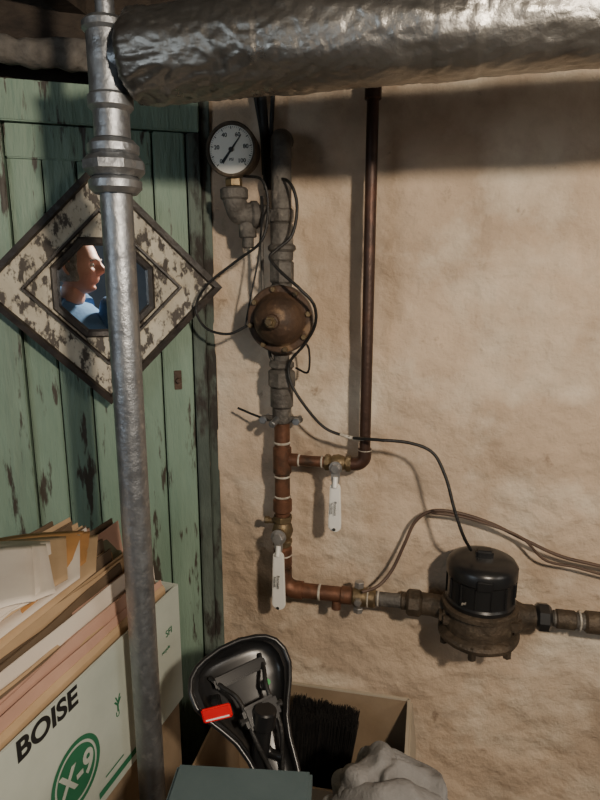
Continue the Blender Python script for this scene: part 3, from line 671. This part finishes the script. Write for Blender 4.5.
for j in range(nt+1):
    t=math.pi*.66*j/nt
    for i in range(ns):
        a=2*math.pi*i/ns; d=V((math.sin(t)*math.cos(a),math.sin(t)*math.sin(a),math.cos(t)))
        k=1.075+.025*noise.noise(d*6)
        if d.y>.3 and t>.6: k=k-.45*min(1,(d.y-.3)*4)*min(1,(t-.6)*2.5)
        x=d.x*.076*k; y=d.y*.096*k; z=d.z*.121*k
        vs.append(hp+hrt*x+hf*y+Z*z)
for j in range(nt):
    for i in range(ns):
        q=(i+1)%ns; fs.append((j*ns+i,j*ns+q,(j+1)*ns+q,(j+1)*ns+i))
mk('hair',vs,fs,'hair',pg,True)
bf=(hf+Y*.6).normalized(); bf.z=0; brt=V((bf.y,-bf.x,0))
base=hp-hf*.035-bf*.03
def bp(r_,f_,z): return V((base.x,base.y,0))+brt*r_+bf*f_+Z*z
def skin(name,verts,edges,rad,mt,sub=2):
    me=bpy.data.meshes.new(name); me.from_pydata([tuple(v) for v in verts],edges,[]); me.update()
    o=fin(name,me,mt,pg); o.modifiers.new('skin','SKIN')
    for i,r_ in enumerate(rad):
        me.skin_vertices[0].data[i].radius=(r_,r_) if not isinstance(r_,tuple) else r_
    me.skin_vertices[0].data[0].use_root=True
    s=o.modifiers.new('sub','SUBSURF'); s.levels=sub; s.render_levels=sub; o.modifiers['skin'].use_smooth_shade=True
    return o
hz_=hp.z
ph=C+V((0,0,-.045))-FH*.06
shR=bp(.19,0,hz_-.26); shL=bp(-.19,0,hz_-.26)
elR=(shR+ph)/2+V((.05,-.10,-.17)); wrR=ph+V((-.01,-.07,-.06))
elL=shL+V((-.05,-.02,-.29)); wrL=elL+bf*.20-Z*.12
vv=[bp(0,0,.86),bp(0,0,1.02),bp(0,0,hz_-.33),bp(0,0,hz_-.19),bp(0,.01,hz_-.135),shR,elR,wrR,shL,elL,wrL]
skin('sweatshirt',vv,[(0,1),(1,2),(2,3),(3,4),(3,5),(5,6),(6,7),(3,8),(8,9),(9,10)],[.155,.15,.16,.10,.065,.075,.055,.038,.075,.055,.038],'blue')
skin('neck',[hp-Z*.17-hf*.03,hp-Z*.06-hf*.015],[(0,1)],[.055,.05],'skin')
sweep('hood',[bp(.085,.05,hz_-.165),bp(.105,-.02,hz_-.135),bp(.07,-.10,hz_-.12),bp(0,-.13,hz_-.12),bp(-.07,-.10,hz_-.12),bp(-.105,-.02,hz_-.135),bp(-.085,.05,hz_-.165)],.036,'blue',pg,20,8,.008)
vv=[bp(0,0,.88),bp(.09,0,.80),bp(.105,.01,.47),bp(.11,-.01,.10),bp(-.09,0,.80),bp(-.105,.01,.47),bp(-.11,-.01,.10)]
skin('trousers',vv,[(0,1),(1,2),(2,3),(0,4),(4,5),(5,6)],[.14,.095,.065,.05,.095,.065,.05],'jeans')
for sx in (-1,1):
    skin('shoe_%d'%sx,[bp(sx*.11,-.05,.045),bp(sx*.11,.05,.045),bp(sx*.115,.16,.035)],[(0,1),(1,2)],[.042,.045,.034],'frblack')
pc=C-FW*.022-UP*.03
pho=group('mobile_phone',pc)
box('phone_body',pc,(.074,.150,.008),'black',pho,(R,UP,-FW),.003)
def hand(w,pd,nd,td,nm,curl):
    skin('palm_'+nm,[w,w+pd*.03,w+pd*.075],[(0,1),(1,2)],[.024,(.036,.018),(.038,.016)],'skin')
    for i,(o,l) in enumerate(((.028,.068),(.010,.078),(-.009,.072),(-.027,.056))):
        b0=w+pd*.070+td*o; d1=(pd+nd*curl*.4).normalized(); d2=(pd*.6+nd*curl).normalized(); d3=(pd*.1+nd*curl*1.2).normalized()
        p1=b0+d1*l*.45; p2=p1+d2*l*.32; p3=p2+d3*l*.25
        skin('finger_%s_%d'%(nm,i),[b0,p1,p2,p3],[(0,1),(1,2),(2,3)],[.0095,.0088,.008,.0068],'skin')
    b0=w+pd*.022+td*.024; p1=b0+(td+pd*.5).normalized()*.036; p2=p1+(pd+td*.3+nd*.4).normalized()*.030; p3=p2+(pd+nd*.5).normalized()*.022
    skin('thumb_'+nm,[b0,p1,p2,p3],[(0,1),(1,2),(2,3)],[.014,.011,.0095,.0078],'skin')
hw_=pc-FW*.035-UP*.11+R*.02
hand(hw_,UP,FW,-R,'right',.25)
skin('wrist_right',[wrR,hw_],[(0,1)],[.028,.024],'skin')
hand(wrL+(bf*.8-Z*.3).normalized()*.03,(bf*.8-Z*.5).normalized(),-Z,brt,'left',.5)
# ---------------------------------------------------------------- lights
def light(nm,kind,loc,e,col,size=None,target=None,**kw):
    l=bpy.data.lights.new(nm,kind); l.energy=e; l.color=col
    if kind=='POINT': l.shadow_soft_size=size
    if kind=='AREA': l.size=size
    o=bpy.data.objects.new(nm,l); o.location=loc; SC.objects.link(o)
    if target is not None: o.rotation_euler=(V(target)-V(loc)).to_track_quat('-Z','Y').to_euler()
    return o
light('lamp_key','POINT',(.50,-.22,1.835),78,(1,.86,.69),.04)
light('lamp_window','AREA',(-1.5,-1.3,1.7),10,(.78,.9,1),.9,(-.5,1.1,1.2))
light('lamp_fill','AREA',(1.7,-.1,1.85),8,(1,.92,.82),.6,(-.3,.6,1.3))  # added fill with no real source, brightens the mirrored face and rakes the plaster
w=bpy.data.worlds.new('world'); bpy.context.scene.world=w; w.use_nodes=True
w.node_tree.nodes['Background'].inputs[0].default_value=(.5,.5,.52,1); w.node_tree.nodes['Background'].inputs[1].default_value=.25
